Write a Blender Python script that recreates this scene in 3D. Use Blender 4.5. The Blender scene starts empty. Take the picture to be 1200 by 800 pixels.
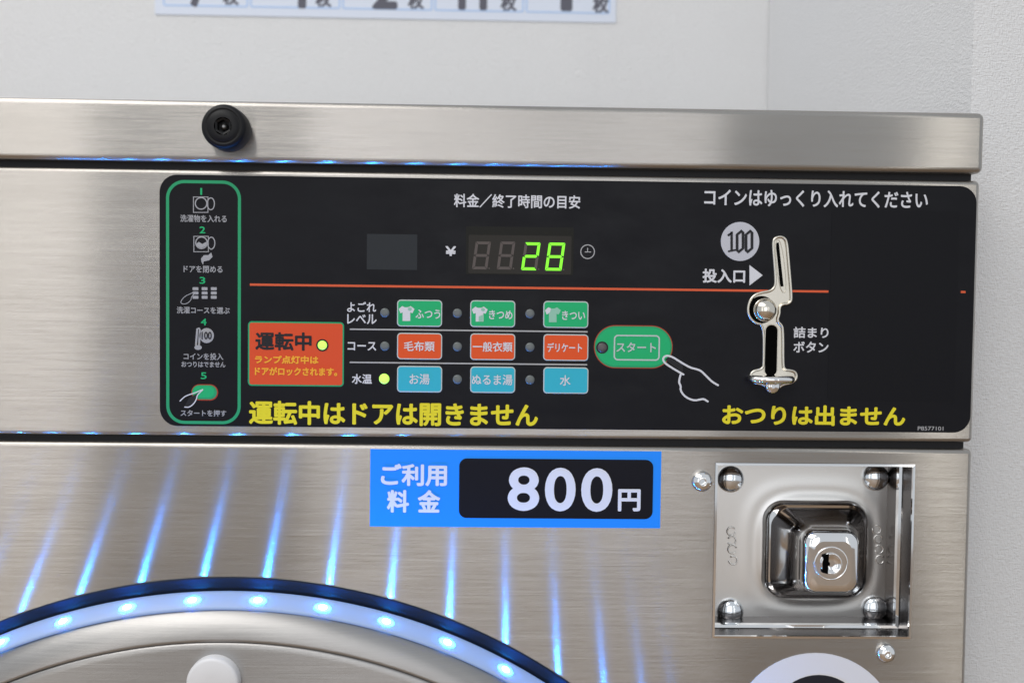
import bpy, math, random
from mathutils import Vector, Matrix
from math import sin, cos, pi, radians as R
random.seed(4)

# ------------------------------------------------------------------ camera
sc = bpy.context.scene
Z0 = 0.92                     # height of the lens above the floor
D = 0.54                      # distance of the lens from the machine front (plane y = 0)
yaw, pitch, roll = R(1.38), R(2.196), R(0.67)
fwd = Vector((sin(yaw)*cos(pitch), cos(yaw)*cos(pitch), -sin(pitch)))
r0 = fwd.cross(Vector((0, 0, 1))).normalized(); u0 = r0.cross(fwd)
cr = r0*cos(roll) + u0*sin(roll); cu = -r0*sin(roll) + u0*cos(roll)
cam = bpy.data.cameras.new('camera'); co = bpy.data.objects.new('camera', cam)
sc.collection.objects.link(co); sc.camera = co
M = Matrix((cr, cu, -fwd)).transposed().to_4x4(); M.translation = (0, -D, Z0)
co.matrix_world = M
cam.sensor_width = 36; cam.lens = 36; cam.clip_start = 0.02; cam.clip_end = 50
cam.dof.use_dof = True; cam.dof.focus_distance = 0.545; cam.dof.aperture_fstop = 8.0; cam.dof.aperture_blades = 7

# ------------------------------------------------------------------ world and lamps
w = bpy.data.worlds.new("World"); sc.world = w; w.use_nodes = True
bg = w.node_tree.nodes['Background']
bg.inputs[0].default_value = (0.89, 0.94, 1.0, 1); bg.inputs[1].default_value = 0.54
def area(name, loc, target, sx, sy, energy, col=(1, 1, 1)):
    L = bpy.data.lights.new(name, 'AREA'); L.shape = 'RECTANGLE'; L.size = sx; L.size_y = sy
    L.energy = energy; L.color = col
    o = bpy.data.objects.new(name, L); sc.collection.objects.link(o); o.location = loc
    o.rotation_euler = (Vector(target) - Vector(loc)).to_track_quat('-Z', 'Y').to_euler()
    return o
area('ceiling_lamp', (-0.9, -1.1, 2.5), (-0.5, -0.9, 0), 2.4, 1.2, 25, (1.0, 0.97, 0.93))
area('band_softbox', (-1.75, -3.3, 1.3), (-.2, 0, 1.0), 0.5, 2.2, 4.2, (1.0, 0.97, 0.93))  # tall unseen softboxes, added for the vertical bands on the steel
area('band_softbox', (0.10, -3.3, 1.35), (0.1, 0, 1.1), 1.55, 2.0, 9.0, (0.98, 0.98, 1.0))
area('band_softbox', (1.74, -3.3, 1.3), (.2, 0, 1.0), 0.16, 2.2, 2.0, (1.0, 0.97, 0.9))
vs = sc.view_settings
vs.view_transform = 'Standard'; vs.look = 'None'; vs.exposure = 0.30; vs.gamma = 1.0; vs.use_curve_mapping = False

# ------------------------------------------------------------------ helpers
def F(px, py, y=0.0):
    """a pixel of the 1200x800 photograph on the plane at depth y -> x, z"""
    d = cr*((px-600)/1200.0) - cu*((py-400)/1200.0) + fwd
    t = (D + y)/d.y
    return d.x*t, Z0 + d.z*t

WL = {}
def link(o, parent=None):
    sc.collection.objects.link(o)
    return o
class MB:
    def __init__(s): s.v = []; s.f = []; s.m = []; s.s = []
    def add(s, vs_, fs, mi=0, smooth=False):
        b = len(s.v); s.v += [tuple(p) for p in vs_]
        for f in fs: s.f.append([i+b for i in f]); s.m.append(mi); s.s.append(smooth)
    def rings(s, rings, mi=0, smooth=True, close=True, cap0=False, cap1=False, closed_loop=False):
        n = len(rings[0]); b = len(s.v)
        for r in rings: s.v += [tuple(p) for p in r]
        K = len(rings)
        for k in range(K if closed_loop else K-1):
            k2 = (k+1) % K
            for i in range(n if close else n-1):
                j = (i+1) % n
                s.f.append([b+k*n+i, b+k*n+j, b+k2*n+j, b+k2*n+i]); s.m.append(mi); s.s.append(smooth)
        if cap0: s.f.append([b+i for i in range(n)][::-1]); s.m.append(mi); s.s.append(False)
        if cap1: s.f.append([b+(K-1)*n+i for i in range(n)]); s.m.append(mi); s.s.append(False)
    # plate: polygon in x,z; back at depth yb, front at yf (smaller = nearer); rounded front edge of radius bev
    def plate(s, pts, yb, yf, bev=0.0, segs=4, mi=0, cap=True, mi_cap=None, strip=False):
        if area2(pts) < 0: pts = pts[::-1]
        rs = [[(x, yb, z) for x, z in pts]]
        if bev <= 0: rs.append([(x, yf, z) for x, z in pts])
        else:
            for k in range(segs+1):
                a = k/segs*pi/2
                q = offset(pts, -bev*(1-cos(a)))
                rs.append([(x, yf+bev*(1-sin(a)), z) for x, z in q])
        s.rings(rs[:2], mi, False)
        if bev > 0: s.rings(rs[1:], mi, True)
        if cap and strip:        # rounded rectangle: cap as level strips between its left and right side
            h = len(pts)//2; b = len(s.v); s.v += rs[-1]; n2 = len(pts)
            for i in range(h-1): s.f.append([b+i, b+i+1, b+n2-2-i, b+n2-1-i]); s.m.append(mi); s.s.append(False)
        elif cap:
            b = len(s.v); s.v += rs[-1]; s.f.append(list(range(b, b+len(pts)))); s.m.append(mi if mi_cap is None else mi_cap); s.s.append(False)
        return rs[-1]
    def sheet(s, pts, y, mi=0):
        if area2(pts) < 0: pts = pts[::-1]
        s.add([(x, y, z) for x, z in pts], [list(range(len(pts)))], mi)
    def frame(s, outer, inner, yb, yf, mi=0):     # flat ring between two outlines with the same count
        n = len(outer)
        s.rings([[(x, yb, z) for x, z in outer], [(x, yf, z) for x, z in outer], [(x, yf, z) for x, z in inner], [(x, yb, z) for x, z in inner]], mi, False)
    def stroke(s, pts, wd, y, mi=0, closed=False):  # flat line of width wd
        P = [Vector(p) for p in pts]; n = len(P); L = []; Rr = []
        for i in range(n):
            a = P[(i-1) % n] if (closed or i) else P[i]; c = P[(i+1) % n] if (closed or i < n-1) else P[i]
            t = (c-a).normalized(); nn = Vector((-t.y, t.x))*wd/2
            L.append(P[i]+nn); Rr.append(P[i]-nn)
        b = len(s.v); s.v += [(q.x, y, q.y) for q in L] + [(q.x, y, q.y) for q in Rr]
        for i in range(n if closed else n-1):
            j = (i+1) % n; s.f.append([b+i, b+n+i, b+n+j, b+j]); s.m.append(mi); s.s.append(False)
        if not closed:
            for q in (P[0], P[-1]): s.sheet(circle(q.x, q.y, wd/2, 10), y-0.00001, mi)
    def tube(s, pts, r, mi=0, closed=True, n=8):     # round bar along 3D points
        P = [Vector(p) for p in pts]; N = len(P); rs = []
        for i in range(N):
            a = P[(i-1) % N] if (closed or i) else P[i]; c = P[(i+1) % N] if (closed or i < N-1) else P[i]
            t = (c-a).normalized(); q = t.cross(Vector((0, 1, 0)));
            if q.length < 1e-4: q = t.cross(Vector((1, 0, 0)))
            q.normalize(); k = t.cross(q).normalized()
            rs.append([P[i]+q*r*cos(2*pi*j/n)+k*r*sin(2*pi*j/n) for j in range(n)])
        s.rings(rs, mi, True, closed_loop=closed, cap0=not closed, cap1=not closed)
    def lathe(s, cx, cz, prof, n=48, mi=0, smooth=True, cap=False, a0=0, a1=2*pi):
        full = abs(a1-a0-2*pi) < 1e-6
        m = n if full else n+1
        rs = [[(cx+r*sin(a0+(a1-a0)*i/n), y, cz+r*cos(a0+(a1-a0)*i/n)) for i in range(m)] for r, y in prof]
        s.rings(rs, mi, smooth, close=full)
        if cap: 
            b = len(s.v); s.v += rs[-1]; s.f.append(list(range(b, b+m))); s.m.append(mi); s.s.append(False)
    def text(s, body, x0, y0, x1, y1, dep=0.0, bold=0.0, mi=0, plane=0.0, raw=None):
        vs_, fs = glyphs(body)
        ax = min(p[0] for p in vs_); bx = max(p[0] for p in vs_); ay = min(p[1] for p in vs_); by = max(p[1] for p in vs_)
        if raw: X0, Zb, X1, Zt = raw
        else:
            xm, ym = (x0+x1)/2, (y0+y1)/2
            X0 = F(x0, ym, plane)[0]; X1 = F(x1, ym, plane)[0]; Zt = F(xm, y0, plane)[1]; Zb = F(xm, y1, plane)[1]
        X0 += bold; X1 -= bold; Zb += bold; Zt -= bold
        sx = (X1-X0)/(bx-ax); sy = (Zt-Zb)/(by-ay)
        dirs = [(0, 0)] + ([(bold*cos(a*pi/4), bold*sin(a*pi/4)) for a in range(8)] if bold > 0 else [])
        for k, (dx, dz) in enumerate(dirs):
            s.add([(X0+(p[0]-ax)*sx+dx, plane-dep-k*0.000008, Zb+(p[1]-ay)*sy+dz) for p in vs_], fs, mi)
    def build(s, name, mats, parent=None, kind=None):
        if not isinstance(mats, (list, tuple)): mats = [mats]
        lo = [min(p[i] for p in s.v) for i in range(3)]; hi = [max(p[i] for p in s.v) for i in range(3)]
        c = [(a+b)/2 for a, b in zip(lo, hi)]
        me = bpy.data.meshes.new(name)
        me.from_pydata([(p[0]-c[0], p[1]-c[1], p[2]-c[2]) for p in s.v], [], s.f)
        for m in mats: me.materials.append(m)
        me.polygons.foreach_set('material_index', s.m); me.polygons.foreach_set('use_smooth', s.s)
        me.update()
        o = bpy.data.objects.new(name, me); sc.collection.objects.link(o)
        pl = WL[parent.name] if parent else (0, 0, 0)
        o.parent = parent; o.location = [c[i]-pl[i] for i in range(3)]; WL[o.name] = tuple(c)
        if kind: o['kind'] = kind
        return o
def copy_to(src, c, parent):
    o = src.copy(); sc.collection.objects.link(o); o.parent = parent
    pl = WL[parent.name]; o.location = [c[i]-pl[i] for i in range(3)]; WL[o.name] = tuple(c)
    return o
def empty(name, loc):
    o = bpy.data.objects.new(name, None); sc.collection.objects.link(o); o.location = loc; WL[o.name] = tuple(loc); o.empty_display_size = .05
    return o
def tag(o, label, cat, group=None):
    o['label'] = label; o['category'] = cat
    if group: o['group'] = group
    return o
def area2(p): return sum(p[i][0]*p[(i+1) % len(p)][1]-p[(i+1) % len(p)][0]*p[i][1] for i in range(len(p)))
def offset(pts, d):
    n = len(pts); out = []
    for i in range(n):
        a = Vector(pts[i-1]); b = Vector(pts[i]); c = Vector(pts[(i+1) % n])
        t1 = (b-a); t2 = (c-b)
        if t1.length < 1e-9: t1 = t2
        if t2.length < 1e-9: t2 = t1
        t1 = t1.normalized(); t2 = t2.normalized()
        n1 = Vector((t1.y, -t1.x)); n2 = Vector((t2.y, -t2.x)); m = n1+n2
        m = m.normalized() if m.length > 1e-6 else n1
        k = d/max(0.4, m.dot(n1)); out.append((b.x+m.x*k, b.y+m.y*k))
    return out
def circle(cx, cz, r, n=32): return [(cx+r*cos(2*pi*i/n), cz+r*sin(2*pi*i/n)) for i in range(n)]
def rrect(x0, z0, x1, z1, r, n=6):
    if x1 < x0: x0, x1 = x1, x0
    if z1 < z0: z0, z1 = z1, z0
    r = min(r, (x1-x0)/2-1e-5, (z1-z0)/2-1e-5); P = []
    for cx, cz, a in ((x1-r, z0+r, -90), (x1-r, z1-r, 0), (x0+r, z1-r, 90), (x0+r, z0+r, 180)):
        for k in range(n+1):
            t = R(a+90*k/n); P.append((cx+r*cos(t), cz+r*sin(t)))
    return P
def prr(x0, y0, x1, y1, rpx, plane=0.0, grow=0.0, n=6):     # rounded rectangle given by pixel edges
    xm, ym = (x0+x1)/2, (y0+y1)/2
    return rrect(F(x0, ym, plane)[0]-grow, F(xm, y1, plane)[1]-grow, F(x1, ym, plane)[0]+grow, F(xm, y0, plane)[1]+grow, rpx*0.00045+grow, n)
def pp(pts, plane=0.0): return [F(x, y, plane) for x, y in pts]
def smooth(pts, it=2, closed=True):          # Chaikin corner cutting
    for _ in range(it):
        q = []; n = len(pts)
        for i in range(n if closed else n-1):
            a = pts[i]; b = pts[(i+1) % n]
            q += [(a[0]*.75+b[0]*.25, a[1]*.75+b[1]*.25), (a[0]*.25+b[0]*.75, a[1]*.25+b[1]*.75)]
        if not closed: q = [pts[0]]+q+[pts[-1]]
        pts = q
    return pts
_g = {}
def glyphs(body):
    if body in _g: return _g[body]
    c = bpy.data.curves.new('text', 'FONT'); c.body = body; c.resolution_u = 6; c.fill_mode = 'FRONT'; c.space_line = 1.0
    o = bpy.data.objects.new('text', c); sc.collection.objects.link(o)
    bpy.context.view_layer.update()
    e = o.evaluated_get(bpy.context.evaluated_depsgraph_get()); me = e.to_mesh()
    r = ([tuple(v.co) for v in me.vertices], [list(p.vertices) for p in me.polygons])
    e.to_mesh_clear(); bpy.data.objects.remove(o); bpy.data.curves.remove(c)
    _g[body] = r; return r

# ------------------------------------------------------------------ materials
def mat(name, col, rough=.5, metal=0.0, spec=.5, emit=None, es=0.0, coat=0.0):
    m = bpy.data.materials.new(name); m.use_nodes = True; b = m.node_tree.nodes['Principled BSDF']
    b.inputs['Base Color'].default_value = (*col, 1); b.inputs['Roughness'].default_value = rough
    b.inputs['Metallic'].default_value = metal; b.inputs['Specular IOR Level'].default_value = spec
    b.inputs['Coat Weight'].default_value = coat
    if emit: b.inputs['Emission Color'].default_value = (*emit, 1); b.inputs['Emission Strength'].default_value = es
    return m
def node(m, t, **k):
    n = m.node_tree.nodes.new(t)
    for a, v in k.items(): setattr(n, a, v)
    return n
def noise_tex(m, scale, detail=3, rough=.55, vec_scale=(1, 1, 1)):
    tc = node(m, 'ShaderNodeNewGeometry'); mp = node(m, 'ShaderNodeMapping'); nz = node(m, 'ShaderNodeTexNoise')
    mp.inputs['Scale'].default_value = vec_scale; nz.inputs['Scale'].default_value = scale; nz.inputs['Detail'].default_value = detail
    nz.inputs['Roughness'].default_value = rough
    l = m.node_tree.links; l.new(tc.outputs['Position'], mp.inputs[0]); l.new(mp.outputs[0], nz.inputs['Vector'])
    return nz
def ramp(m, src, stops):
    r = node(m, 'ShaderNodeValToRGB'); cr_ = r.color_ramp
    cr_.elements[0].position = stops[0][0]; cr_.elements[0].color = (*stops[0][1], 1)
    cr_.elements[1].position = stops[-1][0]; cr_.elements[1].color = (*stops[-1][1], 1)
    for p, c in stops[1:-1]:
        e = cr_.elements.new(p); e.color = (*c, 1)
    m.node_tree.links.new(src, r.inputs[0]); return r.outputs[0]
def bump(m, src, strength, dist):
    b = node(m, 'ShaderNodeBump'); b.inputs['Strength'].default_value = strength; b.inputs['Distance'].default_value = dist
    m.node_tree.links.new(src, b.inputs['Height']); m.node_tree.links.new(b.outputs[0], m.node_tree.nodes['Principled BSDF'].inputs['Normal'])
    return b
def steel_mat(name, col, rough, aniso, grain=1.0):
    m = mat(name, col, rough, 1.0); b = m.node_tree.nodes['Principled BSDF']; l = m.node_tree.links
    b.inputs['Anisotropic'].default_value = aniso; b.inputs['Anisotropic Rotation'].default_value = 0.25
    t = node(m, 'ShaderNodeCombineXYZ'); t.inputs[0].default_value = 1; t.inputs[1].default_value = .02
    l.new(t.outputs[0], b.inputs['Tangent'])
    n1 = noise_tex(m, 1.0, 4, .7, (14, 14, 2600)); n2 = noise_tex(m, 1.0, 3, .5, (9, 9, 30))
    c1 = ramp(m, n1.outputs[0], [(.25, tuple(c*(1-.13*grain) for c in col)), (.75, tuple(min(1, c*(1+.10*grain)) for c in col))])
    c2 = ramp(m, n2.outputs[0], [(.3, (.90, .895, .89)), (.7, (1, 1, 1))])
    mx = node(m, 'ShaderNodeMix', data_type='RGBA', blend_type='MULTIPLY'); mx.inputs[0].default_value = 1
    l.new(c1, mx.inputs[6]); l.new(c2, mx.inputs[7]); l.new(mx.outputs[2], b.inputs['Base Color'])
    rr_ = ramp(m, n1.outputs[0], [(.2, (rough*.88,)*3), (.8, (rough*1.12,)*3)]); l.new(rr_, b.inputs['Roughness'])
    # brushing: every groove (some 2 cm long, 0.01 mm apart) tilts its facet a little up or down
    g = node(m, 'ShaderNodeNewGeometry'); sp = node(m, 'ShaderNodeSeparateXYZ'); l.new(g.outputs['Position'], sp.inputs[0])
    def mth(op, a, b2):
        q = node(m, 'ShaderNodeMath', operation=op)
        for i, v in enumerate((a, b2)):
            if v is None: continue
            if isinstance(v, (int, float)): q.inputs[i].default_value = v
            else: l.new(v, q.inputs[i])
        return q.outputs[0]
    zq = mth('FLOOR', mth('MULTIPLY', sp.outputs[2], 140000.0), None)
    xq = mth('FLOOR', mth('ADD', mth('MULTIPLY', sp.outputs[0], 45.0), mth('MULTIPLY', zq, .377)), None)
    cb = node(m, 'ShaderNodeCombineXYZ'); l.new(xq, cb.inputs[0]); l.new(zq, cb.inputs[1])
    wn = node(m, 'ShaderNodeTexWhiteNoise', noise_dimensions='2D'); l.new(cb.outputs[0], wn.inputs['Vector'])
    sc3 = node(m, 'ShaderNodeSeparateColor'); l.new(wn.outputs['Color'], sc3.inputs[0])
    tl = mth('MULTIPLY', mth('SUBTRACT', mth('ADD', mth('ADD', sc3.outputs[0], sc3.outputs[1]), sc3.outputs[2]), 1.5), GROOVE)
    tv = node(m, 'ShaderNodeCombineXYZ'); l.new(tl, tv.inputs[2])
    va = node(m, 'ShaderNodeVectorMath', operation='ADD'); l.new(g.outputs['Normal'], va.inputs[0]); l.new(tv.outputs[0], va.inputs[1])
    vn = node(m, 'ShaderNodeVectorMath', operation='NORMALIZE'); l.new(va.outputs[0], vn.inputs[0]); l.new(vn.outputs[0], b.inputs['Normal'])
    return m
GROOVE = .27
STEEL = steel_mat('brushed_steel', (.44, .418, .39), .205, 1.0, .22)
DOORST = steel_mat('door_steel', (.40, .392, .385), .34, .8, .5)
RIMST = mat('rim_steel', (.33, .328, .325), .40, 1.0)
CHROME = mat('chrome', (.86, .86, .86), .07, 1.0)
SATIN = mat('satin_chrome', (.78, .77, .75), .36, 1.0)
NICKEL = mat('nickel_plate', (.66, .62, .54), .30, 1.0)
ZINC = mat('zinc_screw', (.80, .83, .86), .14, 1.0)
BLACKHOLE = mat('dark_void', (.002, .002, .002), .8, spec=.03)
GAPM = mat('gap_plinth_black', (.012, .012, .014), .6, spec=.3)
OVER = mat('panel_film_black', (.0032, .0032, .0056), .42, spec=.19)
_n = noise_tex(OVER, 2500, 2); bump(OVER, _n.outputs[0], .12, .00005)
_n = noise_tex(OVER, 28, 5, .7, (1, 1, 2.2)); _c = ramp(OVER, _n.outputs[0], [(.35, (.34,)*3), (.65, (.50,)*3)]); OVER.node_tree.links.new(_c, OVER.node_tree.nodes['Principled BSDF'].inputs['Roughness'])
PATCHM = mat('patch_film_black', (.0028, .0028, .0050), .43, spec=.18)
WHITE = mat('print_white', (.66, .67, .72), .5, spec=.3)
GREYP = mat('print_grey', (.36, .365, .39), .5, spec=.3)
SILVERP = mat('print_silver', (.42, .42, .43), .5, spec=.3)
GREEN = mat('print_green', (.008, .43, .155), .5, spec=.3)
GREENO = mat('print_green_outline', (.018, .33, .14), .5, spec=.3)
ORANGE = mat('print_orange', (.74, .085, .012), .5, spec=.3)
ORANGEL = mat('print_orange_line', (.68, .105, .035), .5, spec=.3)
CARD = mat('print_card_orange', (.70, .075, .018), .5, spec=.3)
BROWNO = mat('print_red_outline', (.36, .045, .02), .5, spec=.3)
CYAN = mat('print_cyan', (.03, .44, .58), .5, spec=.3)
YELLOW = mat('print_yellow', (.78, .68, .022), .5, spec=.3)
AMBER = mat('print_amber', (.90, .42, .03), .5, spec=.3)
INK = mat('print_black', (.012, .012, .016), .5, spec=.3)
LAMPOFF = mat('lamp_lens_grey', (.12, .135, .135), .3)
LAMPG = mat('lamp_lens_brown', (.085, .075, .075), .3)
LAMPON = mat('lamp_lens_lit', (.3, .5, .1), .3, emit=(.42, 1.0, .07), es=1.0)
WINDOW = mat('display_window', (.018, .015, .011), .3, spec=.2)
WINFRAME = mat('display_recess', (.010, .010, .008), .5, spec=.2)
SENSOR = mat('blank_window', (.018, .021, .025), .45, spec=.25)
SEGOFF = mat('segment_unlit', (.080, .062, .055), .5)
SEGON = mat('segment_lit', (.05, .1, .02), .4, emit=(.20, .95, .004), es=1.0)
BLUE = mat('sticker_blue', (.008, .27, 1.0), .45, spec=.3)
STICKW = mat('sticker_white', (.72, .76, .88), .45, spec=.3)
STICKB = mat('sticker_black', (.004, .004, .008), .45, spec=.18)
RUBBER = mat('black_rubber', (.006, .006, .007), .45, spec=.25)
BAND = mat('door_gasket_navy', (.006, .011, .024), .5, spec=.15)
WPLAST = mat('white_plastic', (.72, .72, .74), .35)
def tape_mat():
    m = mat('led_tape_silicone', (.34, .41, .56), .35, spec=.4, emit=(.01, .27, 1.0), es=.15)  # blue tint and faint emission stand in for LED light spread in the silicone
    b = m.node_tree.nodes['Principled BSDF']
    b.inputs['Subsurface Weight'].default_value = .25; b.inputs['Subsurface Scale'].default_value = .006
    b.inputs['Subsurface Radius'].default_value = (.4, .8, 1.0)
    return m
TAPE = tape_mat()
LED = mat('led_chip_lit', (.2, .5, 1), .3, emit=(.015, .23, 1.0), es=11000)
HALO = mat('led_halo_glow', (.3, .6, 1), .3, emit=(.02, .30, 1.0), es=14)  # added glowing body around the chip, stands in for its halo
LEDS = mat('led_chip_side', (.2, .5, 1), .3, emit=(.008, .30, 1.0), es=650)
def wallpaper(name, col, sc_=1.0, strength=.6):
    m = mat(name, col, .75, spec=.25); l = m.node_tree.links
    a = noise_tex(m, 1.0, 3, .6, (260*sc_, 260*sc_, 900*sc_)); b = noise_tex(m, 1.0, 2, .5, (1000*sc_, 1000*sc_, 330*sc_))
    mx = node(m, 'ShaderNodeMath', operation='ADD'); l.new(a.outputs[0], mx.inputs[0]); l.new(b.outputs[0], mx.inputs[1])
    bump(m, mx.outputs[0], strength, .0011)
    c = ramp(m, a.outputs[0], [(.3, tuple(x*.955 for x in col)), (.7, col)]); l.new(c, m.node_tree.nodes['Principled BSDF'].inputs['Base Color'])
    return m
WALLP = wallpaper('wallpaper_white', (.81, .81, .815), 1.0, .9)
PILLP = wallpaper('wallpaper_pillar', (.80, .805, .815), 1.15, .75)
PAPER = mat('poster_paper', (.70, .75, .86), .6, spec=.3)
PINK = mat('poster_ink', (.10, .10, .13), .6)
PLINE = mat('poster_line_blue', (.42, .58, .86), .6)

# ------------------------------------------------------------------ setting
def slab(name, x0, x1, y0, y1, z0, z1, m, kind=None, parent=None):
    b = MB(); v = [(x, y, z) for x in (x0, x1) for y in (y0, y1) for z in (z0, z1)]
    b.add(v, [(0, 1, 3, 2), (4, 6, 7, 5), (0, 4, 5, 1), (2, 3, 7, 6), (0, 2, 6, 4), (1, 5, 7, 3)])
    return b.build(name, m, parent, kind)
YP = 0.06
XP = F(1140, 60, YP)[0]
d_ = cr*((900-600)/1200.0) - cu*((60-400)/1200.0) + fwd
YB = XP*d_.y/d_.x - D
FLOORM = mat('floor_vinyl', (.30, .20, .12), .35)
_n = noise_tex(FLOORM, 6, 4); _c = ramp(FLOORM, _n.outputs[0], [(.3, (.26, .17, .10)), (.7, (.34, .23, .14))])
FLOORM.node_tree.links.new(_c, FLOORM.node_tree.nodes['Principled BSDF'].inputs['Base Color'])
slab('floor', -3, 3, -4, YB+.1, -.05, 0, FLOORM, 'structure')
slab('wall', -2.5, 2.5, YB, YB+.1, 0, 2.6, WALLP, 'structure')
slab('pillar', XP, XP+.6, YP, YB-.001, 0, 2.6, PILLP, 'structure')

# ------------------------------------------------------------------ washing machine: steel body
XR = .2606; XL = -.529; YBACK = min(YB-.04, .42)
CX, CZ, RR = -.134, Z0-.464, .317
machine = tag(empty('washing_machine', ((XR+XL)/2, YBACK/2, 0)), 'brushed steel coin washing machine with black control panel and blue lit door ring', 'washing machine')
b = MB(); b.plate(rrect(XL, Z0+.0708, XR+.0006, Z0+.1026, .0032, 5), YBACK, -.0022, .0030, 6, strip=True)
b.build('top_cover', STEEL, machine)
slab('side_panel', XL+.002, XR-.002, .036, YBACK-.01, .05, Z0+.0725, STEEL, parent=machine)
slab('plinth', XL+.02, XR-.02, .03, YBACK-.02, 0, .05, GAPM, parent=machine)
slab('gap_shade_strip', XL+.001, XR-.003, .0045, .034, Z0+.0660, Z0+.0722, GAPM, parent=machine)  # black fillers in the panel gaps, standing in for the shade there
slab('gap_shade_strip', XL+.001, XR-.003, .0045, .034, Z0-.0766, Z0-.0714, GAPM, parent=machine)
b = MB(); b.plate(rrect(XL, Z0-.0722, XR, Z0+.0672, .0026, 4), .036, 0, .0022, 6, strip=True)
b.build('control_housing', STEEL, machine)
# lower front panel with a square opening for the lock
hx0, hz1 = F(840, 543.8); hx1, hz0 = F(1065, 746); zt = Z0-.0758; zb = .052
b = MB(); P = rrect(XL, zb, XR, zt, .0025, 3); b.plate(P, .036, 0, .0024, 6, cap=False)
e = .0024; xs = [XL+e, hx0, hx1, XR-e]; zs = [zb+e, hz0, hz1, zt-e]
for i in range(3):
    for j in range(3):
        if (i, j) != (1, 1): b.sheet([(xs[i], zs[j]), (xs[i+1], zs[j]), (xs[i+1], zs[j+1]), (xs[i], zs[j+1])], 0)
b.build('front_panel', STEEL, machine)

# bumper on the top cover
def F3(px, py, y): x, z = F(px, py, y); return x, y, z
bx, bz = F(269, 153, -.002)
b = MB(); fr = .0113; yf = -.0155
b.lathe(bx, bz, [(fr, -.002), (fr, yf+.0022), (fr-.0006, yf+.0008), (fr-.002, yf), (.0088, yf), (.0084, yf+.0006), (.0080, yf), (.0045, yf)], 40)
hexr = .0034
hexo = [(bx+.0045*cos(2*pi*i/24), bz+.0045*sin(2*pi*i/24)) for i in range(24)]
b.lathe(bx, bz, [(.0045, yf), (hexr, yf+.0005), (hexr, yf+.004)], 6, smooth=False, cap=True)
bumper = b.build('rubber_bumper', RUBBER, machine)
b = MB(); b.lathe(bx, bz, [(.0022, yf+.0045), (.0018, yf+.002), (.0006, yf+.0012)], 16, cap=True); b.build('screw_head', mat('socket_steel', (.25, .25, .25), .4, 1.0), bumper)

# ------------------------------------------------------------------ control panel film
pnl = MB(); SY = -.0004
OP = prr(187.2, 204.4+0, 1143, 508, 20); x0, z0 = F(187.3, 350)[0], Z0-.0669; x1, z1 = F(1141, 350)[0], Z0+.0642
OP = rrect(x0, z0, x1, z1, .0092, 10); pnl.plate(OP, 0, SY, .0001, 1)
panel = pnl.build('control_panel', OVER, machine)
d1, d2, d3 = -SY+.0001, -SY+.0002, -SY+.0003
def lettering(body, x0, y0, x1, y1, m, bold=.00012, dep=None, parent=None, plane=0.0):
    b = MB(); b.text(body, x0, y0, x1, y1, dep if dep is not None else d1, bold, plane=plane)
    return b.build('lettering', m, parent or panel)
b = MB(); b.plate(prr(972, 247, 1121, 470, 1), SY, SY-.00012); b.build('blanking_film', PATCHM, panel)
# green outlined instruction column
b = MB(); o_ = prr(195, 211.5, 282.5, 496.5, 21, n=10); b.frame(o_, offset(o_, -.0016), SY, SY-.0001); b.build('instruction_frame', GREENO, panel)
for t, cx_, cy_ in (('1', 236, 224.5), ('2', 237.5, 269.5), ('3', 237.5, 328.5), ('4', 239, 377), ('5', 239, 440)):
    lettering(t, cx_-(1.0 if t == '1' else 3.4), cy_-4, cx_+(1.3 if t == '1' else 3.4), cy_+4, GREEN, .0001)
for t, a in (('洗濯物を入れる', (211.5, 252, 266, 260.5)), ('ドアを閉める', (215.5, 311.5, 261, 319.5)), ('洗濯コースを選ぶ', (207.5, 359.5, 269.5, 367.5)),
             ('コインを投入', (215.5, 413.5, 262, 421.5)), ('おつりはでません', (213, 423.5, 264.5, 430)), ('スタートを押す', (212, 480, 265.5, 487.5))):
    lettering(t, *a, GREYP, .00007)
WL_ = .0007
def pstroke(b, pts, wpx, mi=0, closed=False, dep=0): b.stroke(pp(pts), wpx*.00045, -dep, mi, closed)
def ellipse_px(cx, cy, rx, ry, n=20): return [(cx+rx*cos(2*pi*i/n), cy+ry*sin(2*pi*i/n)) for i in range(n)]
def washer_icon(ox, oy, closed_door):
    b = MB()
    pstroke(b, [(227+ox, 231+oy), (244+ox, 231+oy), (244+ox, 249+oy), (227+ox, 249+oy)], 1.3, closed=True, dep=d1)
    pstroke(b, ellipse_px(236+ox, 238.5+oy, 6.8, 6.8), 1.3, closed=True, dep=d2)
    pstroke(b, ellipse_px(247.5+ox, 239+oy, 4.2, 7), 1.2, closed=True, dep=d3)
    if closed_door:
        b.sheet(pp([(229.5+ox, 240+oy), (233+ox, 237.5+oy), (237+ox, 240+oy), (242.5+ox, 237+oy), (241.5+ox, 242+oy), (236.5+ox, 245+oy), (231+ox, 243+oy)]), -d3)
        b.sheet(pp([(235.5+ox, 257+oy), (239+ox, 253+oy), (244+ox, 253+oy), (247.5+ox, 250+oy), (249+ox, 255+oy), (245+ox, 259+oy), (238.5+ox, 260.5+oy), (238+ox, 264.5+oy), (236+ox, 261+oy)]), -d3)
    b.build('pictogram', GREYP, panel)
washer_icon(0, 0, False); washer_icon(.5, 46, True)
b = MB()
for i in range(3):
    for j in range(3):
        b.sheet(prr(226+10.7*i, 336.5+5*j, 232.8+10.7*i, 340+5*j, .5, n=2), -d1)
pstroke(b, smooth([(212, 353), (217, 347), (224, 344), (229, 341), (230, 343), (225, 347), (224, 352), (219, 356), (213, 356)], 1), .8, closed=True, dep=d2)
b.build('pictogram', GREYP, panel)
b = MB(); b.sheet(pp(ellipse_px(242.5, 393, 8.5, 8.8)), -d1)
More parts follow.
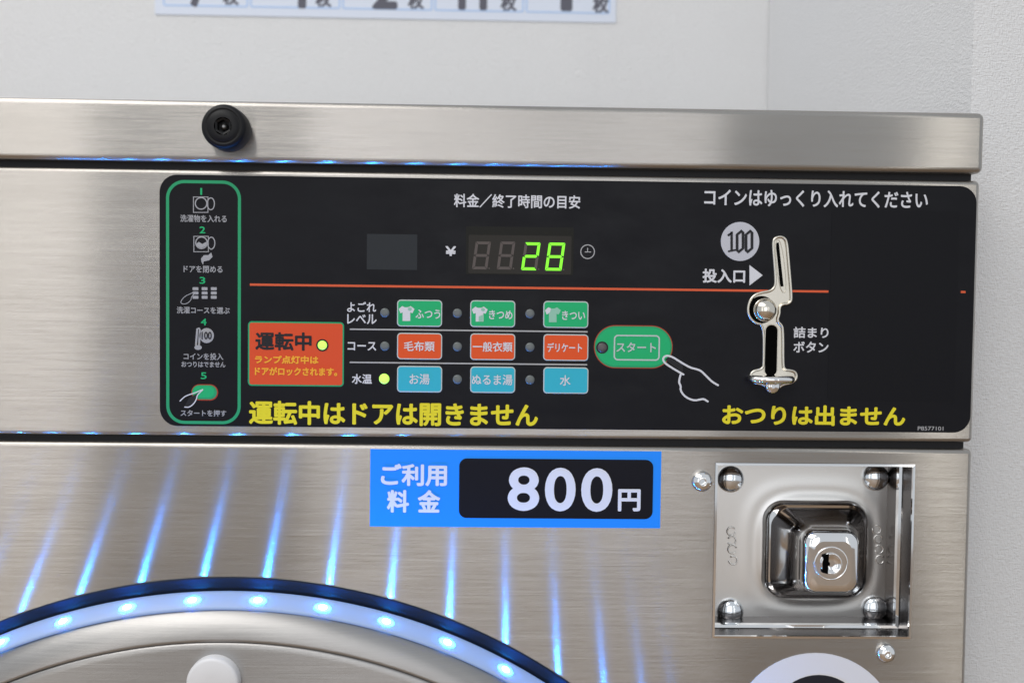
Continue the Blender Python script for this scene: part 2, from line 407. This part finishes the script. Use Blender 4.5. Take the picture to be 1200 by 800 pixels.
pstroke(b, [(230, 404), (231.5, 385), (233.5, 384.5), (234.5, 386), (233.5, 406)], 2.2, dep=d1); b.sheet(pp(ellipse_px(232.5, 407, 4.4, 2.8)), -d2)
b.text('100', 236.5, 388.5, 248.5, 397.5, d2, .00012, mi=1)
b.build('pictogram', [GREYP, INK], panel)
b = MB(); b.plate(prr(224.5, 450, 256, 469, 9.5), SY, SY-.0001, mi=1); b.plate(prr(225.5, 451, 254.5, 467.5, 8.5), SY, SY-.0002, mi=2)
b.plate(prr(226.5, 452, 252, 465.5, 7.5), SY, SY-.0003, mi=3)
b.sheet(pp([(216, 477), (222, 466), (238, 457), (231, 463), (231, 468), (224, 477)]), -d3-.00005, 4)
pstroke(b, smooth([(211.5, 469.5), (217, 464), (224, 461.5), (229, 460), (238, 456)], 2, False), 1.2, dep=d3+.0001)
pstroke(b, smooth([(238, 456.5), (231.5, 462.5), (231, 467), (227.5, 473), (222, 477), (217, 476.5)], 2, False), 1.2, dep=d3+.00013)
b.build('pictogram', [WHITE, BROWNO, GREENO, GREEN, INK], panel)

# headings
lettering('料金／終了時間の目安', 532, 228, 680, 244, WHITE, .00014)
lettering('コインはゆっくり入れてください', 825, 223, 1087, 243, WHITE, .00018)
lettering('¥', 522, 288.5, 534.5, 300, WHITE, .00019)
lettering('投入口', 823, 315, 873, 331.5, WHITE, .00024)
lettering('詰まり', 929.5, 383, 970.5, 396, WHITE, .00014)
lettering('ボタン', 929.5, 400, 970.5, 413, WHITE, .00014)
lettering('おつりは出ません', 846, 474.5, 1060.5, 498.5, YELLOW, .0004)
lettering('運転中はドアは開きません', 292, 470.5, 630.5, 498.5, YELLOW, .00042)
lettering('よごれ', 407, 353.5, 441, 365.5, WHITE, .00011)
lettering('レベル', 407, 368, 441.5, 379.5, WHITE, .00011)
lettering('コース', 407.5, 400.5, 441, 410.5, WHITE, .00012)
lettering('水温', 412.5, 438, 436, 449.5, WHITE, .00012)
lettering('P8577101', 1075, 499.3, 1105, 504, SILVERP, .00001)
b = MB(); b.sheet(pp([(878, 310.5), (893.5, 322.5), (878, 334.5)]), -d1); b.build('arrow_mark', WHITE, panel)
b = MB(); pstroke(b, ellipse_px(688.5, 295, 8, 8, 28), 1.1, closed=True, dep=d1); pstroke(b, [(688.5, 291), (688.5, 295.3), (692, 295.3)], 1.1, dep=d1)
pstroke(b, [(685.5, 295.3), (688.5, 295.3)], 1.0, dep=d2); b.build('clock_mark', SILVERP, panel)
# rules
def rule(x0, y0, x1, y1, wpx, m):
    b = MB(); zc = (F(x0, y0)[1]+F(x1, y1)[1])/2; h = wpx*.000225
    X0, X1 = F(x0, y0)[0], F(x1, y1)[0]; b.plate([(X0, zc-h), (X1, zc-h), (X1, zc+h), (X0, zc+h)], SY, SY-.00008); b.build('divider_line', m, panel)
rule(293, 333.5, 970.5, 341.5, 2.6, ORANGEL); rule(1125.5, 342, 1131, 342.2, 2.6, ORANGEL)
rule(410, 386.2, 688.5, 388, 1.6, SILVERP); rule(410, 424.7, 688, 426.8, 1.6, SILVERP)
# small windows
b = MB(); b.plate(prr(430, 274.5, 489, 316, 1), SY, SY-.0001); b.build('blank_window', SENSOR, panel)
b = MB(); b.plate(prr(546, 266, 672, 322, 1.5), SY, SY-.0001, mi=0); b.plate(prr(549, 276, 669.5, 321, 1.5), SY, SY-.0002, mi=1)
b.build('display_window', [WINFRAME, WINDOW], panel)
SEG = {'2': 'abged', '8': 'abcdefg'}
def digit(x0, x1, y0, y1, ch):
    b = MB(); W_ = .0042+.0; 
    X0 = F(x0, y1)[0]; X1 = F(x1, y0)[0]; Zb = F(x0, y1)[1]; Zt = F(x0, y0)[1]
    H = Zt-Zb; sh = .0019; Wd = (X1-X0)-sh; t = .00145; g = .00022
    def P(u, v): return (X0+u*Wd+sh*v, Zb+v*H)
    def seg(k):
        a, c = t/Wd, t/H
        S = {'a': [(g/Wd, 1), (1-g/Wd, 1), (1-a, 1-c), (a, 1-c)], 'd': [(g/Wd, 0), (1-g/Wd, 0), (1-a, c), (a, c)],
             'f': [(0, 1-g/H), (a, 1-c-g/H), (a, .5+c*.6), (0, .5+g/H)], 'b': [(1, 1-g/H), (1-a, 1-c-g/H), (1-a, .5+c*.6), (1, .5+g/H)],
             'e': [(0, g/H), (a, c+g/H), (a, .5-c*.6), (0, .5-g/H)], 'c': [(1, g/H), (1-a, c+g/H), (1-a, .5-c*.6), (1, .5-g/H)],
             'g': [(a*.5, .5), (a, .5+c*.5), (1-a, .5+c*.5), (1-a*.5, .5), (1-a, .5-c*.5), (a, .5-c*.5)]}
        return [P(u, v) for u, v in S[k]]
    lit = SEG.get(ch, '')
    for k in 'abcdefg': b.sheet(seg(k), -d3, 1 if k in lit else 0)
    px_, pz_ = P(1.12, .04); b.sheet(circle(px_, pz_, .0004, 10), -d3, 0)
    b.build('display_digit', [SEGOFF, SEGON], panel)
digit(553, 575.5, 283, 315.5, ''); digit(582, 604, 283, 315.7, ''); digit(610.5, 633.5, 284, 316.5, '2'); digit(638.5, 662.5, 284.3, 317, '8')
# coin mark
def coin100(b, cx, cy, w_, h_, dep, mi):
    for k in range(2):
        x = cx-w_*.02+k*w_*.36; a = w_*.12
        pstroke(b, [(x-a, cy-h_*.32), (x+a*.6, cy-h_*.5), (x+a, cy-h_*.42), (x+a, cy+h_*.32), (x-a*.6, cy+h_*.5), (x-a, cy+h_*.42)], w_*.115, mi, True, dep+.00002*k)
    x = cx-w_*.36; pstroke(b, [(x-w_*.12, cy-h_*.3), (x, cy-h_*.46), (x, cy+h_*.4)], w_*.1, mi, False, dep); pstroke(b, [(x-w_*.12, cy+h_*.46), (x+w_*.14, cy+h_*.4)], w_*.07, mi, False, dep+.00003)
b = MB(); b.plate(pp(ellipse_px(867, 283, 22.5, 22.8, 48)), SY, SY-.0001, mi=0); coin100(b, 867.5, 283, 29, 25, d2+.00005, 1)
b.build('coin_mark', [mat('print_coin_white', (.52, .53, .59), .5, spec=.3), INK], panel)
# running card
card = MB(); o_ = prr(290.8, 376.8, 403.2, 452.3, 4.5); card.plate(o_, SY, SY-.0001, mi=0); card.plate(offset(o_, -.0008), SY, SY-.0002, mi=1)
card.text('運転中', 299.5, 389, 365.5, 410.5, d3, .00032, mi=2)
card.text('ランプ点灯中は', 299, 416.5, 373.5, 426, d3, .00018, mi=3); card.text('ドアがロックされます。', 299, 430, 395.5, 440, d3, .00018, mi=3)
card.build('status_card', [GREENO, CARD, INK, AMBER], panel)
def lamp(px, py, rpx, m, ring=None):
    b = MB(); x, z = F(px, py); r = rpx*.00045
    if ring: b.lathe(x, z, [(r*1.28, SY-.0002), (r*1.28, SY-.0004), (r*.95, SY-.0004)], 24, mi=1, smooth=False)
    b.lathe(x, z, [(r, SY), (r*.95, SY-.0004), (r*.7, SY-.0006), (r*.3, SY-.0007)], 24, cap=True)
    return b.build('indicator_lamp', [m, ring or m], panel)
lamp(378, 404.3, 5.6, LAMPON, INK)['label'] = 'lit yellow green lamp on the orange card'
# course buttons
shirt = [(-9, -5), (-5, -8.5), (-2, -7), (2, -7), (5, -8.5), (9.5, -5), (7, 0), (4.5, -1), (4.5, 9), (-4.5, 9), (-4.5, -1), (-7, 0)]
rows = [((351.3, 382.6), GREEN, (('ふつう', 487, 516, 0), ('きつめ', 573, 600.5, 1), ('きつい', 658.5, 685.5, 2))),
        ((390, 421), ORANGE, (('毛布類', 473.5, 509.5, None), ('一般衣類', 554, 600.5, None), ('デリケート', 641, 682, None))),
        ((428.6, 459.4), CYAN, (('お湯', 480, 503.5, None), ('ぬるま湯', 553, 600.5, None), ('水', 656, 668.5, None)))]
SHIRTG = mat('print_pale_green', (.28, .55, .42), .5, spec=.3); BORD = mat('print_button_border', (.50, .56, .56), .5, spec=.3)
for r_, ((ya, yb_), cm, cells) in enumerate(rows):
    for c_, (t, tx0, tx1, sh) in enumerate(cells):
        xa = (465.4, 551, 636.6)[c_]; dy = (0, .7, 1.5)[c_]
        b = MB(); o_ = prr(xa, ya+dy, xa+52.8, yb_+dy, 4.5); b.plate(o_, SY, SY-.00025, .0001, 2, mi=0)
        b.plate(offset(o_, -.00058), SY, SY-.0003, mi=1)
        ym = (ya+yb_)/2+dy; h = {0: 5.3, 1: 5.8 if t != 'デリケート' else 5.4, 2: 6.2}[r_]
        b.text(t, tx0, ym-h+(1 if sh is not None else 0), tx1, ym+h+(1 if sh is not None else 0), -SY+.00036, .00009, mi=2)
        if sh is not None:
            cx_ = xa+11
            b.sheet(pp([(cx_+x, ym+y) for x, y in shirt]), SY-.00036, 2 if sh < 2 else 3)
            if sh == 1: b.sheet(pp([(cx_-1, ym+3), (cx_+4, ym+1), (cx_+4, ym+8.6), (cx_-1, ym+8.6)]), SY-.00040, 3)
            if sh == 2: b.sheet(pp([(cx_-9, ym-5), (cx_-5, ym-8.5), (cx_-2, ym-7), (cx_-3, ym-3), (cx_-7, ym)]), SY-.00040, 2)
            if sh < 2: b.sheet(pp(ellipse_px(cx_+4, ym-5, 2.4, 2.0, 10)), SY-.00042, 3)
        b.build('course_button', [BORD, cm, WHITE, SHIRTG], panel)
        lx, ly = (451, 536, 621)[c_], (366.3, 405.4, 443.6)[r_]+(0, .6, 1.2)[c_]
        l_ = lamp(lx if r_ < 2 or c_ else 450.3, ly, 6 if (r_, c_) == (2, 0) else 5.4, LAMPON if (r_, c_) == (2, 0) else LAMPOFF)
        if (r_, c_) == (2, 0): l_['label'] = 'lit yellow green lamp beside the water temperature lettering'
# start button and hand
b = MB(); o_ = prr(695.8, 381, 788.2, 431.5, 25.2, n=12); b.plate(o_, SY, SY-.0001, mi=0); b.plate(offset(o_, -.0005), SY, SY-.0002, mi=1); b.plate(offset(o_, -.0013), SY, SY-.0003, mi=2)
q = prr(719, 392.3, 773, 422.3, 5); b.frame(q, offset(q, -.00075), SY, SY-.00045, mi=3); b.text('スタート', 722, 401, 768.5, 412.5, .00085, .00012, mi=3)
b.build('start_button', [BROWNO, GREENO, GREEN, BORD], panel)
lamp(705.5, 407, 5.6, LAMPG, INK)
b = MB()
hp = [(800.5, 438.5), (790, 432.5), (779, 425.5), (776.3, 421), (778, 417.5), (782, 416.3), (788, 418), (798, 424.5), (808.5, 430.5), (815, 432), (821, 434), (828, 441), (834, 447), (841, 451)]
hp2 = [(797.5, 438), (796, 443), (795.3, 448), (797.5, 452), (797, 457), (801, 463), (807, 467), (814, 469), (821, 467.5), (824.5, 467), (829, 470)]
b.sheet(pp([(779, 421), (783, 418), (800, 427), (800, 437)]), -.00073, 1)
pstroke(b, smooth(hp, 2, False), 2.3, dep=.0008); pstroke(b, smooth(hp2, 1, False), 2.3, dep=.00083)
b.build('pointing_hand_mark', [WHITE, INK], panel)

# ------------------------------------------------------------------ coin slot unit
def zp(x, y): return (800+x/3.635, 260+y/3.635)
out = [zp(*p) for p in [(376, 84), (388, 65), (411, 57), (434, 64), (446, 84), (452, 150), (459, 230), (466, 318), (463, 342), (447, 354), (425, 355), (414, 366),
       (415, 392), (404, 420), (422, 434), (430, 456), (430, 600), (434, 624), (458, 626), (478, 632), (489, 650), (484, 674), (462, 690), (424, 696), (406, 714), (382, 721), (358, 714), (342, 696),
       (302, 690), (283, 672), (281, 646), (300, 627), (334, 622), (338, 600), (338, 440), (306, 436), (280, 412), (269, 378), (276, 338), (298, 308), (332, 295), (368, 290), (386, 276), (388, 240), (381, 150)]]
OUT = pp(smooth(out, 2)); 
if area2(OUT) < 0: OUT = OUT[::-1]
b = MB(); n = len(OUT)
def ringp(d, y): return [(x, y, z) for x, z in offset(OUT, d)]
rg = [ringp(0, SY+.0003), ringp(0, SY-.0009), ringp(-.0002, SY-.0013), ringp(-.0006, SY-.0014), ringp(-.0010, SY-.0013), ringp(-.0013, SY-.0009), ringp(-.0015, SY-.0002)]
b.rings(rg[:2], 0, False); b.rings(rg[1:], 0, True); b.sheet([(x, z) for x, y, z in rg[-1]], SY-.0002)
unit = b.build('coin_unit', NICKEL, machine)
b = MB(); b.plate([F(*zp(395, 90)), F(*zp(408, 88)), F(*zp(428, 275)), F(*zp(414, 276))], SY, SY-.0004); b.build('coin_slot', BLACKHOLE, unit)
b = MB(); q = offset(pp([zp(388, 78), zp(420, 76), zp(446, 300), zp(412, 300)]), 0)
q = smooth(q, 2); b.tube([(x, SY-.0003, z) for x, z in q], .00022, n=6); b.build('slot_rim', NICKEL, unit)
b = MB(); q = prr(896.5, 381, 910, 440, 6.5); b.plate(q, SY, SY-.0004); b.build('coin_chute', BLACKHOLE, unit)
b = MB(); b.tube([(x, SY-.0003, z) for x, z in offset(q if area2(q) > 0 else q[::-1], .0003)], .00028, n=6); b.build('chute_rim', NICKEL, unit)
kx, kz = F(891.8, 362.8)
b = MB(); b.lathe(kx, kz, [(.0073, SY-.0004), (.0070, SY-.0006), (.0004, SY-.0006)], 40, cap=True); b.build('button_recess', BLACKHOLE, unit)
kx, kz = F(895.3, 363); r = .0063
b = MB(); b.lathe(kx, kz, [(r, SY), (r*.99, SY-.0015), (r*.96, SY-.0022)] + [(r*.94*cos(a*pi/2/9), SY-.0022-.0046*sin(a*pi/2/9)) for a in range(0, 9)] + [(.0003, SY-.0068)], 40, cap=True)
b.build('release_button', mat('worn_chrome', (.72, .68, .60), .16, 1.0), unit)
# lever: flat rounded disc seen edge on
lx, lz = F(905.5, 444.5, -.008)
b = MB(); rs = []
for k in range(13):
    a = -pi/2+pi*k/12; hr = cos(a); zz = .0020*sin(a)
    rs.append([(lx+(.0100+.0024*hr)*cos(2*pi*i/40), -.0052+(.0056+.0024*hr)*sin(2*pi*i/40)*1.0, lz+zz) for i in range(40)])
b.rings(rs, 0, True, cap0=True, cap1=True); b.build('return_lever', CHROME, unit)
b = MB(); x, z = F(904, 452); b.lathe(x, z, [(.0042, SY), (.004, SY-.002), (.003, SY-.0032), (.001, SY-.0036)], 24, cap=True); b.build('lever_pin', CHROME, unit)

# ------------------------------------------------------------------ lock plate in its recess
YL = .031
b = MB()
hw = [(hx0, hz0), (hx1, hz0), (hx1, hz1), (hx0, hz1)]
def rect3(d, y): return [(x, y, z) for x, z in offset(hw, d)]
for k in range(4):      # four walls folded in two steps
    pass
seq = [(.0008, -.0001), (.0008, -.0006), (-.0004, -.0009), (-.0006, .0002), (-.0008, .0125), (-.0020, .0135), (-.0022, .0165), (-.0012, .0175), (-.0014, YL)]
for a_, c_ in zip(seq, seq[1:]): b.rings([rect3(*a_), rect3(*c_)], 0 if a_[1] > -.0002 and not (.012 < a_[1] < .014) else 1, False)
lockbox = b.build('lock_recess', [mat('recess_dark_reflection', (.13, .12, .118), .24, 1.0), CHROME], machine)  # walls coloured dark in place of the darkness they would reflect
b = MB(); NX = 90
pcx, pcz = (hx0+hx1)/2, (hz0+hz1)/2
dcx, dcz = F(975, 659)
W2 = (hx1-hx0)/2-.001; H2 = (hz1-hz0)/2-.001
vs_ = []; fs = []
for j in range(NX+1):
    for i in range(NX+1):
        x = pcx-W2+2*W2*i/NX; z = pcz-H2+2*H2*j/NX
        rr_ = (abs((x-dcx)/1.05)**3.2+abs(z-dcz)**3.2)**(1/3.2)
        u = (rr_-.036)/.004; y = YL-.0012*math.exp(-u*u)*.30-.0014*math.exp(-((max(rr_, .028)-.028)/.0032)**2)
        vs_.append((x, y, z))
for j in range(NX):
    for i in range(NX): a_ = j*(NX+1)+i; fs.append([a_, a_+1, a_+NX+2, a_+NX+1])
b.add(vs_, fs, 0, True); plate = b.build('lock_plate', SATIN, machine)
# pressed dome
def sq(hw_, hh, r, y, sx=0, sz=0): return [(x, y, z) for x, z in rrect(dcx+sx-hw_, dcz+sz-hh, dcx+sx+hw_, dcz+sz+hh, r, 10)]
prof = [(.0304, .0284, .0125, .0308), (.0299, .0279, .0122, .0302), (.0297, .0277, .0120, .0288), (.0294, .0274, .0117, .0273), (.0288, .0268, .0112, .0261), (.0279, .0259, .0105, .0252), (.0268, .0249, .0098, .0245), (.0255, .0240, .0090, .0236),
        (.0208, .0211, .0078, .0172), (.0188, .0199, .0074, .0148), (.0174, .0189, .0072, .0122), (.0160, .0179, .0072, .0085), (.0157, .0176, .0072, .0060), (.0155, .0174, .0072, .0038), (.0151, .0170, .0070, .0019), (.0144, .0163, .0066, .0004), (.0133, .0152, .0060, -.0008), (.0118, .0137, .0056, -.0015), (.0100, .0118, .005, -.0017)]
b = MB(); b.rings([sq(*p) for p in prof], 0, True); b.sheet([(x, z) for x, y, z in sq(*prof[-1])], -.0017)
dome = b.build('lock_housing', CHROME, machine)
kx, kz = F(974, 660, -.002)
b = MB(); b.lathe(kx, kz, [(.0092, -.0017), (.0090, -.0021), (.0084, -.0021), (.0082, -.0018)], 40); b.lathe(kx, kz, [(.0058, -.0017), (.0057, -.0028), (.0052, -.0030), (.0046, -.0026), (.0043, -.0019), (.0016, -.0019)], 40, cap=True)
key = b.build('key_cylinder', CHROME, dome)
b = MB(); b.plate([(kx-.0050, kz-.0046), (kx-.0020, kz-.0054), (kx-.0016, kz+.0054), (kx-.0046, kz+.0046)], -.0018, -.0032); b.plate([(kx-.0018, kz-.0008), (kx-.0010, kz-.0008), (kx-.0010, kz+.0008), (kx-.0018, kz+.0008)], -.0018, -.0031); b.build('keyhole', BLACKHOLE, dome)
def dome_screw(x, y, z, r, h, name, m, parent, sock=0):
    b = MB(); pr = [(r, y+.001), (r, y-.0006)] + [(r*cos(a*pi/2/8), y-.0006-h*sin(a*pi/2/8)) for a in range(1, 8)]
    if sock: pr = [p for p in pr if p[0] > sock*1.15] + [(sock*1.1, y-.0006-h*.93), (sock, y-.0006-h*.85), (sock*.9, y-.0006-h*.3)]
    else: pr += [(r*.06, y-.0006-h)]
    b.lathe(x, z, pr, 32 if not sock else 30, cap=True); return b.build(name, m, parent)
s0 = None
for px_, py_ in ((857.5, 562), (1028, 560), (857, 717.5), (1026.5, 714)):
    x, z = F(px_, py_, YL-.003)
    if s0 is None:
        s0 = dome_screw(x, YL, z, .0075, .0042, 'screw', ZINC, plate); off = [WL[s0.name][i]-(x, YL, z)[i] for i in range(3)]
    else: copy_to(s0, [(x, YL, z)[i]+off[i] for i in range(3)], plate)
for px_, py_, rr_ in ((823, 564, .0056), (1039, 765.5, .0052)):
    x, z = F(px_, py_, -.002); dome_screw(x, 0, z, rr_, .0040, 'screw', CHROME, machine, .0017)
for cx_, pts in ((857, [(857, 622), (857.5, 633), (858, 643), (859, 656)]), (1029, [(1027, 620), (1029, 631), (1030, 643), (1031, 655)])):
    b = MB()
    for k, (px_, py_) in enumerate(pts):
        x, z = F(px_, py_, YL); a0_ = R((40, 200, 20, 180)[k] if cx_ < 900 else (160, 0, 200, 30)[k])
        b.tube([(x+.0024*cos(a0_+t*R(310)/12), YL-.0003, z+.0024*sin(a0_+t*R(310)/12)) for t in range(13)], .00045, closed=False, n=6)
    b.build('embossed_mark', SATIN, plate)

# ------------------------------------------------------------------ door ring, door and light strip
def pol(r, th, y): return (CX+r*sin(th), y, CZ+r*cos(th))
RO = .3172
b = MB(); b.lathe(CX, CZ, [(RO, .001), (RO, -.0006), (RO-.0008, -.0010), (RO-.0060, -.0010), (RO-.0090, -.0006), (RO-.0090, .0)], 300); b.build('door_gasket', BAND, machine)
b = MB(); b.lathe(CX, CZ, [(.3096, .0), (.3096, -.0015), (.3028, -.0125), (.3014, -.0142), (.2994, -.0160), (.2968, -.0176), (.2936, -.0188), (.2905, -.0195), (.2892, -.0196), (.2888, -.0190)], 300); 
b.build('door_rim', DOORST, machine)
b = MB(); b.lathe(CX, CZ, [(.2887, -.0180), (.2884, -.0193), (.2876, -.0198), (.2850, -.0200), (.20, -.0218), (.10, -.0228), (.02, -.0230)], 300, cap=True)
door = b.build('door', DOORST, machine)
hx_, hz_ = F(248.5, 801, -.026)
b = MB(); r = .0132; b.lathe(hx_, hz_, [(r, -.0195), (r, -.0250), (r-.0005, -.0260), (r-.0016, -.0265), (r*.3, -.0266)], 40, cap=True); b.build('door_stop_pad', WPLAST, door)

strip = tag(empty('led_light_strip', (CX, -.012, CZ-.308)), 'blue glowing LED light strip wrapped around the washing machine door ring', 'light strip')
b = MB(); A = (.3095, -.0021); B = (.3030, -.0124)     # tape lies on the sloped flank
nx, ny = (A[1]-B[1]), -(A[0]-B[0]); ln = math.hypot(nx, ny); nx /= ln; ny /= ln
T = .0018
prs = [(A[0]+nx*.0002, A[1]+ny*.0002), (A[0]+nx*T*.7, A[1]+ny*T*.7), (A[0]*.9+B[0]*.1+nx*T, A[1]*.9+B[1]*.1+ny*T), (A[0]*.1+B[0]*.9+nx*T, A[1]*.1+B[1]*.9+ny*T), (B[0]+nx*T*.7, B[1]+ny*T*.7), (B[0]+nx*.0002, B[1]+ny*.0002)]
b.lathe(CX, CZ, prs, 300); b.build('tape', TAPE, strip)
mx_, my_ = A[0]*.46+B[0]*.54, A[1]*.46+B[1]*.54
def led_mesh(th):
    b = MB(); rad = Vector((sin(th), 0, cos(th))); tan = Vector((cos(th), 0, -sin(th))); fy = Vector((0, 1, 0))
    nrm = rad*nx+fy*ny; bi = rad*(A[0]-B[0])/ln+fy*(A[1]-B[1])/ln
    c = Vector(pol(mx_, th, my_))+nrm*(T+.0001); rs = []
    for h, a_, b_ in ((-.0004, .0046, .0028), (.0001, .0044, .0027), (.0003, .0036, .0022), (.0004, .0022, .0017), (.0009, .0011, .0010), (.0012, .0007, .0007)):
        rs.append([c+nrm*h+tan*(cos(2*pi*q/12)*a_)+bi*(sin(2*pi*q/12)*b_) for q in range(12)])
    b.rings(rs[:4], 2, True); b.rings(rs[3:], 1, False); b.add(rs[-1], [tuple(range(12))], 0); return b
for k in range(-8, 9):
    led_mesh(R(2.95+6.316*k)).build('led', [LED, LEDS, HALO], strip)

# ------------------------------------------------------------------ stickers and poster
b = MB(); bx0, bz1 = F(434.3, 524.4); bx1, bz0 = F(775, 619)
bx0 = (F(434.3, 524.4)[0]+F(433.3, 615.4)[0])/2; bz1 = (F(434.3, 524.4)[1]+F(775, 530)[1])/2; bz0 = (F(433.3, 615.4)[1]+F(773, 619.2)[1])/2; bx1 = (F(775.5, 530)[0]+F(773, 619.2)[0])/2
b.plate([(bx0, bz0), (bx1, bz0), (bx1, bz1), (bx0, bz1)], 0.0, -.0004)
st = tag(b.build('price_sticker', BLUE), 'blue price sticker reading 800 yen on the steel front below the control panel', 'sticker')
b = MB(); b.plate(prr(538, 537.5, 765, 607, 9), -.0004, -.0005); b.build('number_field', STICKB, st)
for t, a, m, bd in (('ご利用', (446.5, 543, 524, 569), STICKW, .0004), ('料', (453.5, 573.5, 479.5, 600), STICKW, .00042), ('金', (489.5, 573.5, 516, 600), STICKW, .00042),
                    ('円', (724, 572.5, 750.5, 598.5), STICKW, .00042), ('8', (595, 547, 632, 598), STICKW, .00075), ('0', (638.5, 547.5, 674.5, 598.5), STICKW, .00075), ('0', (681, 548, 717.5, 599), STICKW, .00075)):
    b = MB(); b.text(t, *a, .0006, bd); b.build('lettering', m, st)
b = MB(); rx, rz = F(954, 862); b.plate(circle(rx, rz, .0455, 64), 0, -.0004)
rs_ = tag(b.build('round_sticker', WPLAST), 'round white sticker with a black centre on steel front below the key lock', 'sticker')
b = MB(); x, z = F(958, 846); b.plate(circle(x, z, .0262, 48), -.0004, -.0005); b.build('sticker_centre', INK, rs_)

PY = YB-.0012
X0 = F(181.5, 19, PY)[0]; X1 = F(721.5, 25, PY)[0]; Zb = (F(181.5, 19.5, PY)[1]+F(721.5, 24.5, PY)[1])/2
b = MB(); b.plate([(X0, Zb), (X1, Zb), (X1, Zb+.42), (X0, Zb+.42)], YB, PY)
po = tag(b.build('notice_poster', PAPER), 'pale blue paper notice with coin counts on the white wall behind the machine', 'poster')
cellx = [190, 292, 400, 508, 615, 716]
for i in range(5):
    b = MB(); xa, xb = F(cellx[i], 10, PY)[0], F(cellx[i+1], 10, PY)[0]; q = rrect(xa+.001, Zb+.0085, xb-.001, Zb+.12, .002, 2)
    b.frame(q, offset(q, -.0015), PY, PY-.0002); b.build('table_cell', PLINE, po)
for t, xc, wd in (('7', 233, 24), ('4', 348, 30), ('2', 451, 30), ('11', 554, 34), ('1', 664, 14)):
    b = MB(); yb_ = 10+(xc-181)*.0105-1.5; b.text(t, xc-wd/2, yb_-44, xc+wd/2, yb_, .0002, .0018, plane=PY); b.build('lettering', PINK, po)
for xc in (270.5, 379, 487.5, 596, 704):
    b = MB(); yb_ = 6.5+(xc-270)*.0215; b.text('枚', xc-9.5, yb_-20, xc+9.5, yb_, .0002, .0006, plane=PY); b.build('lettering', PINK, po)
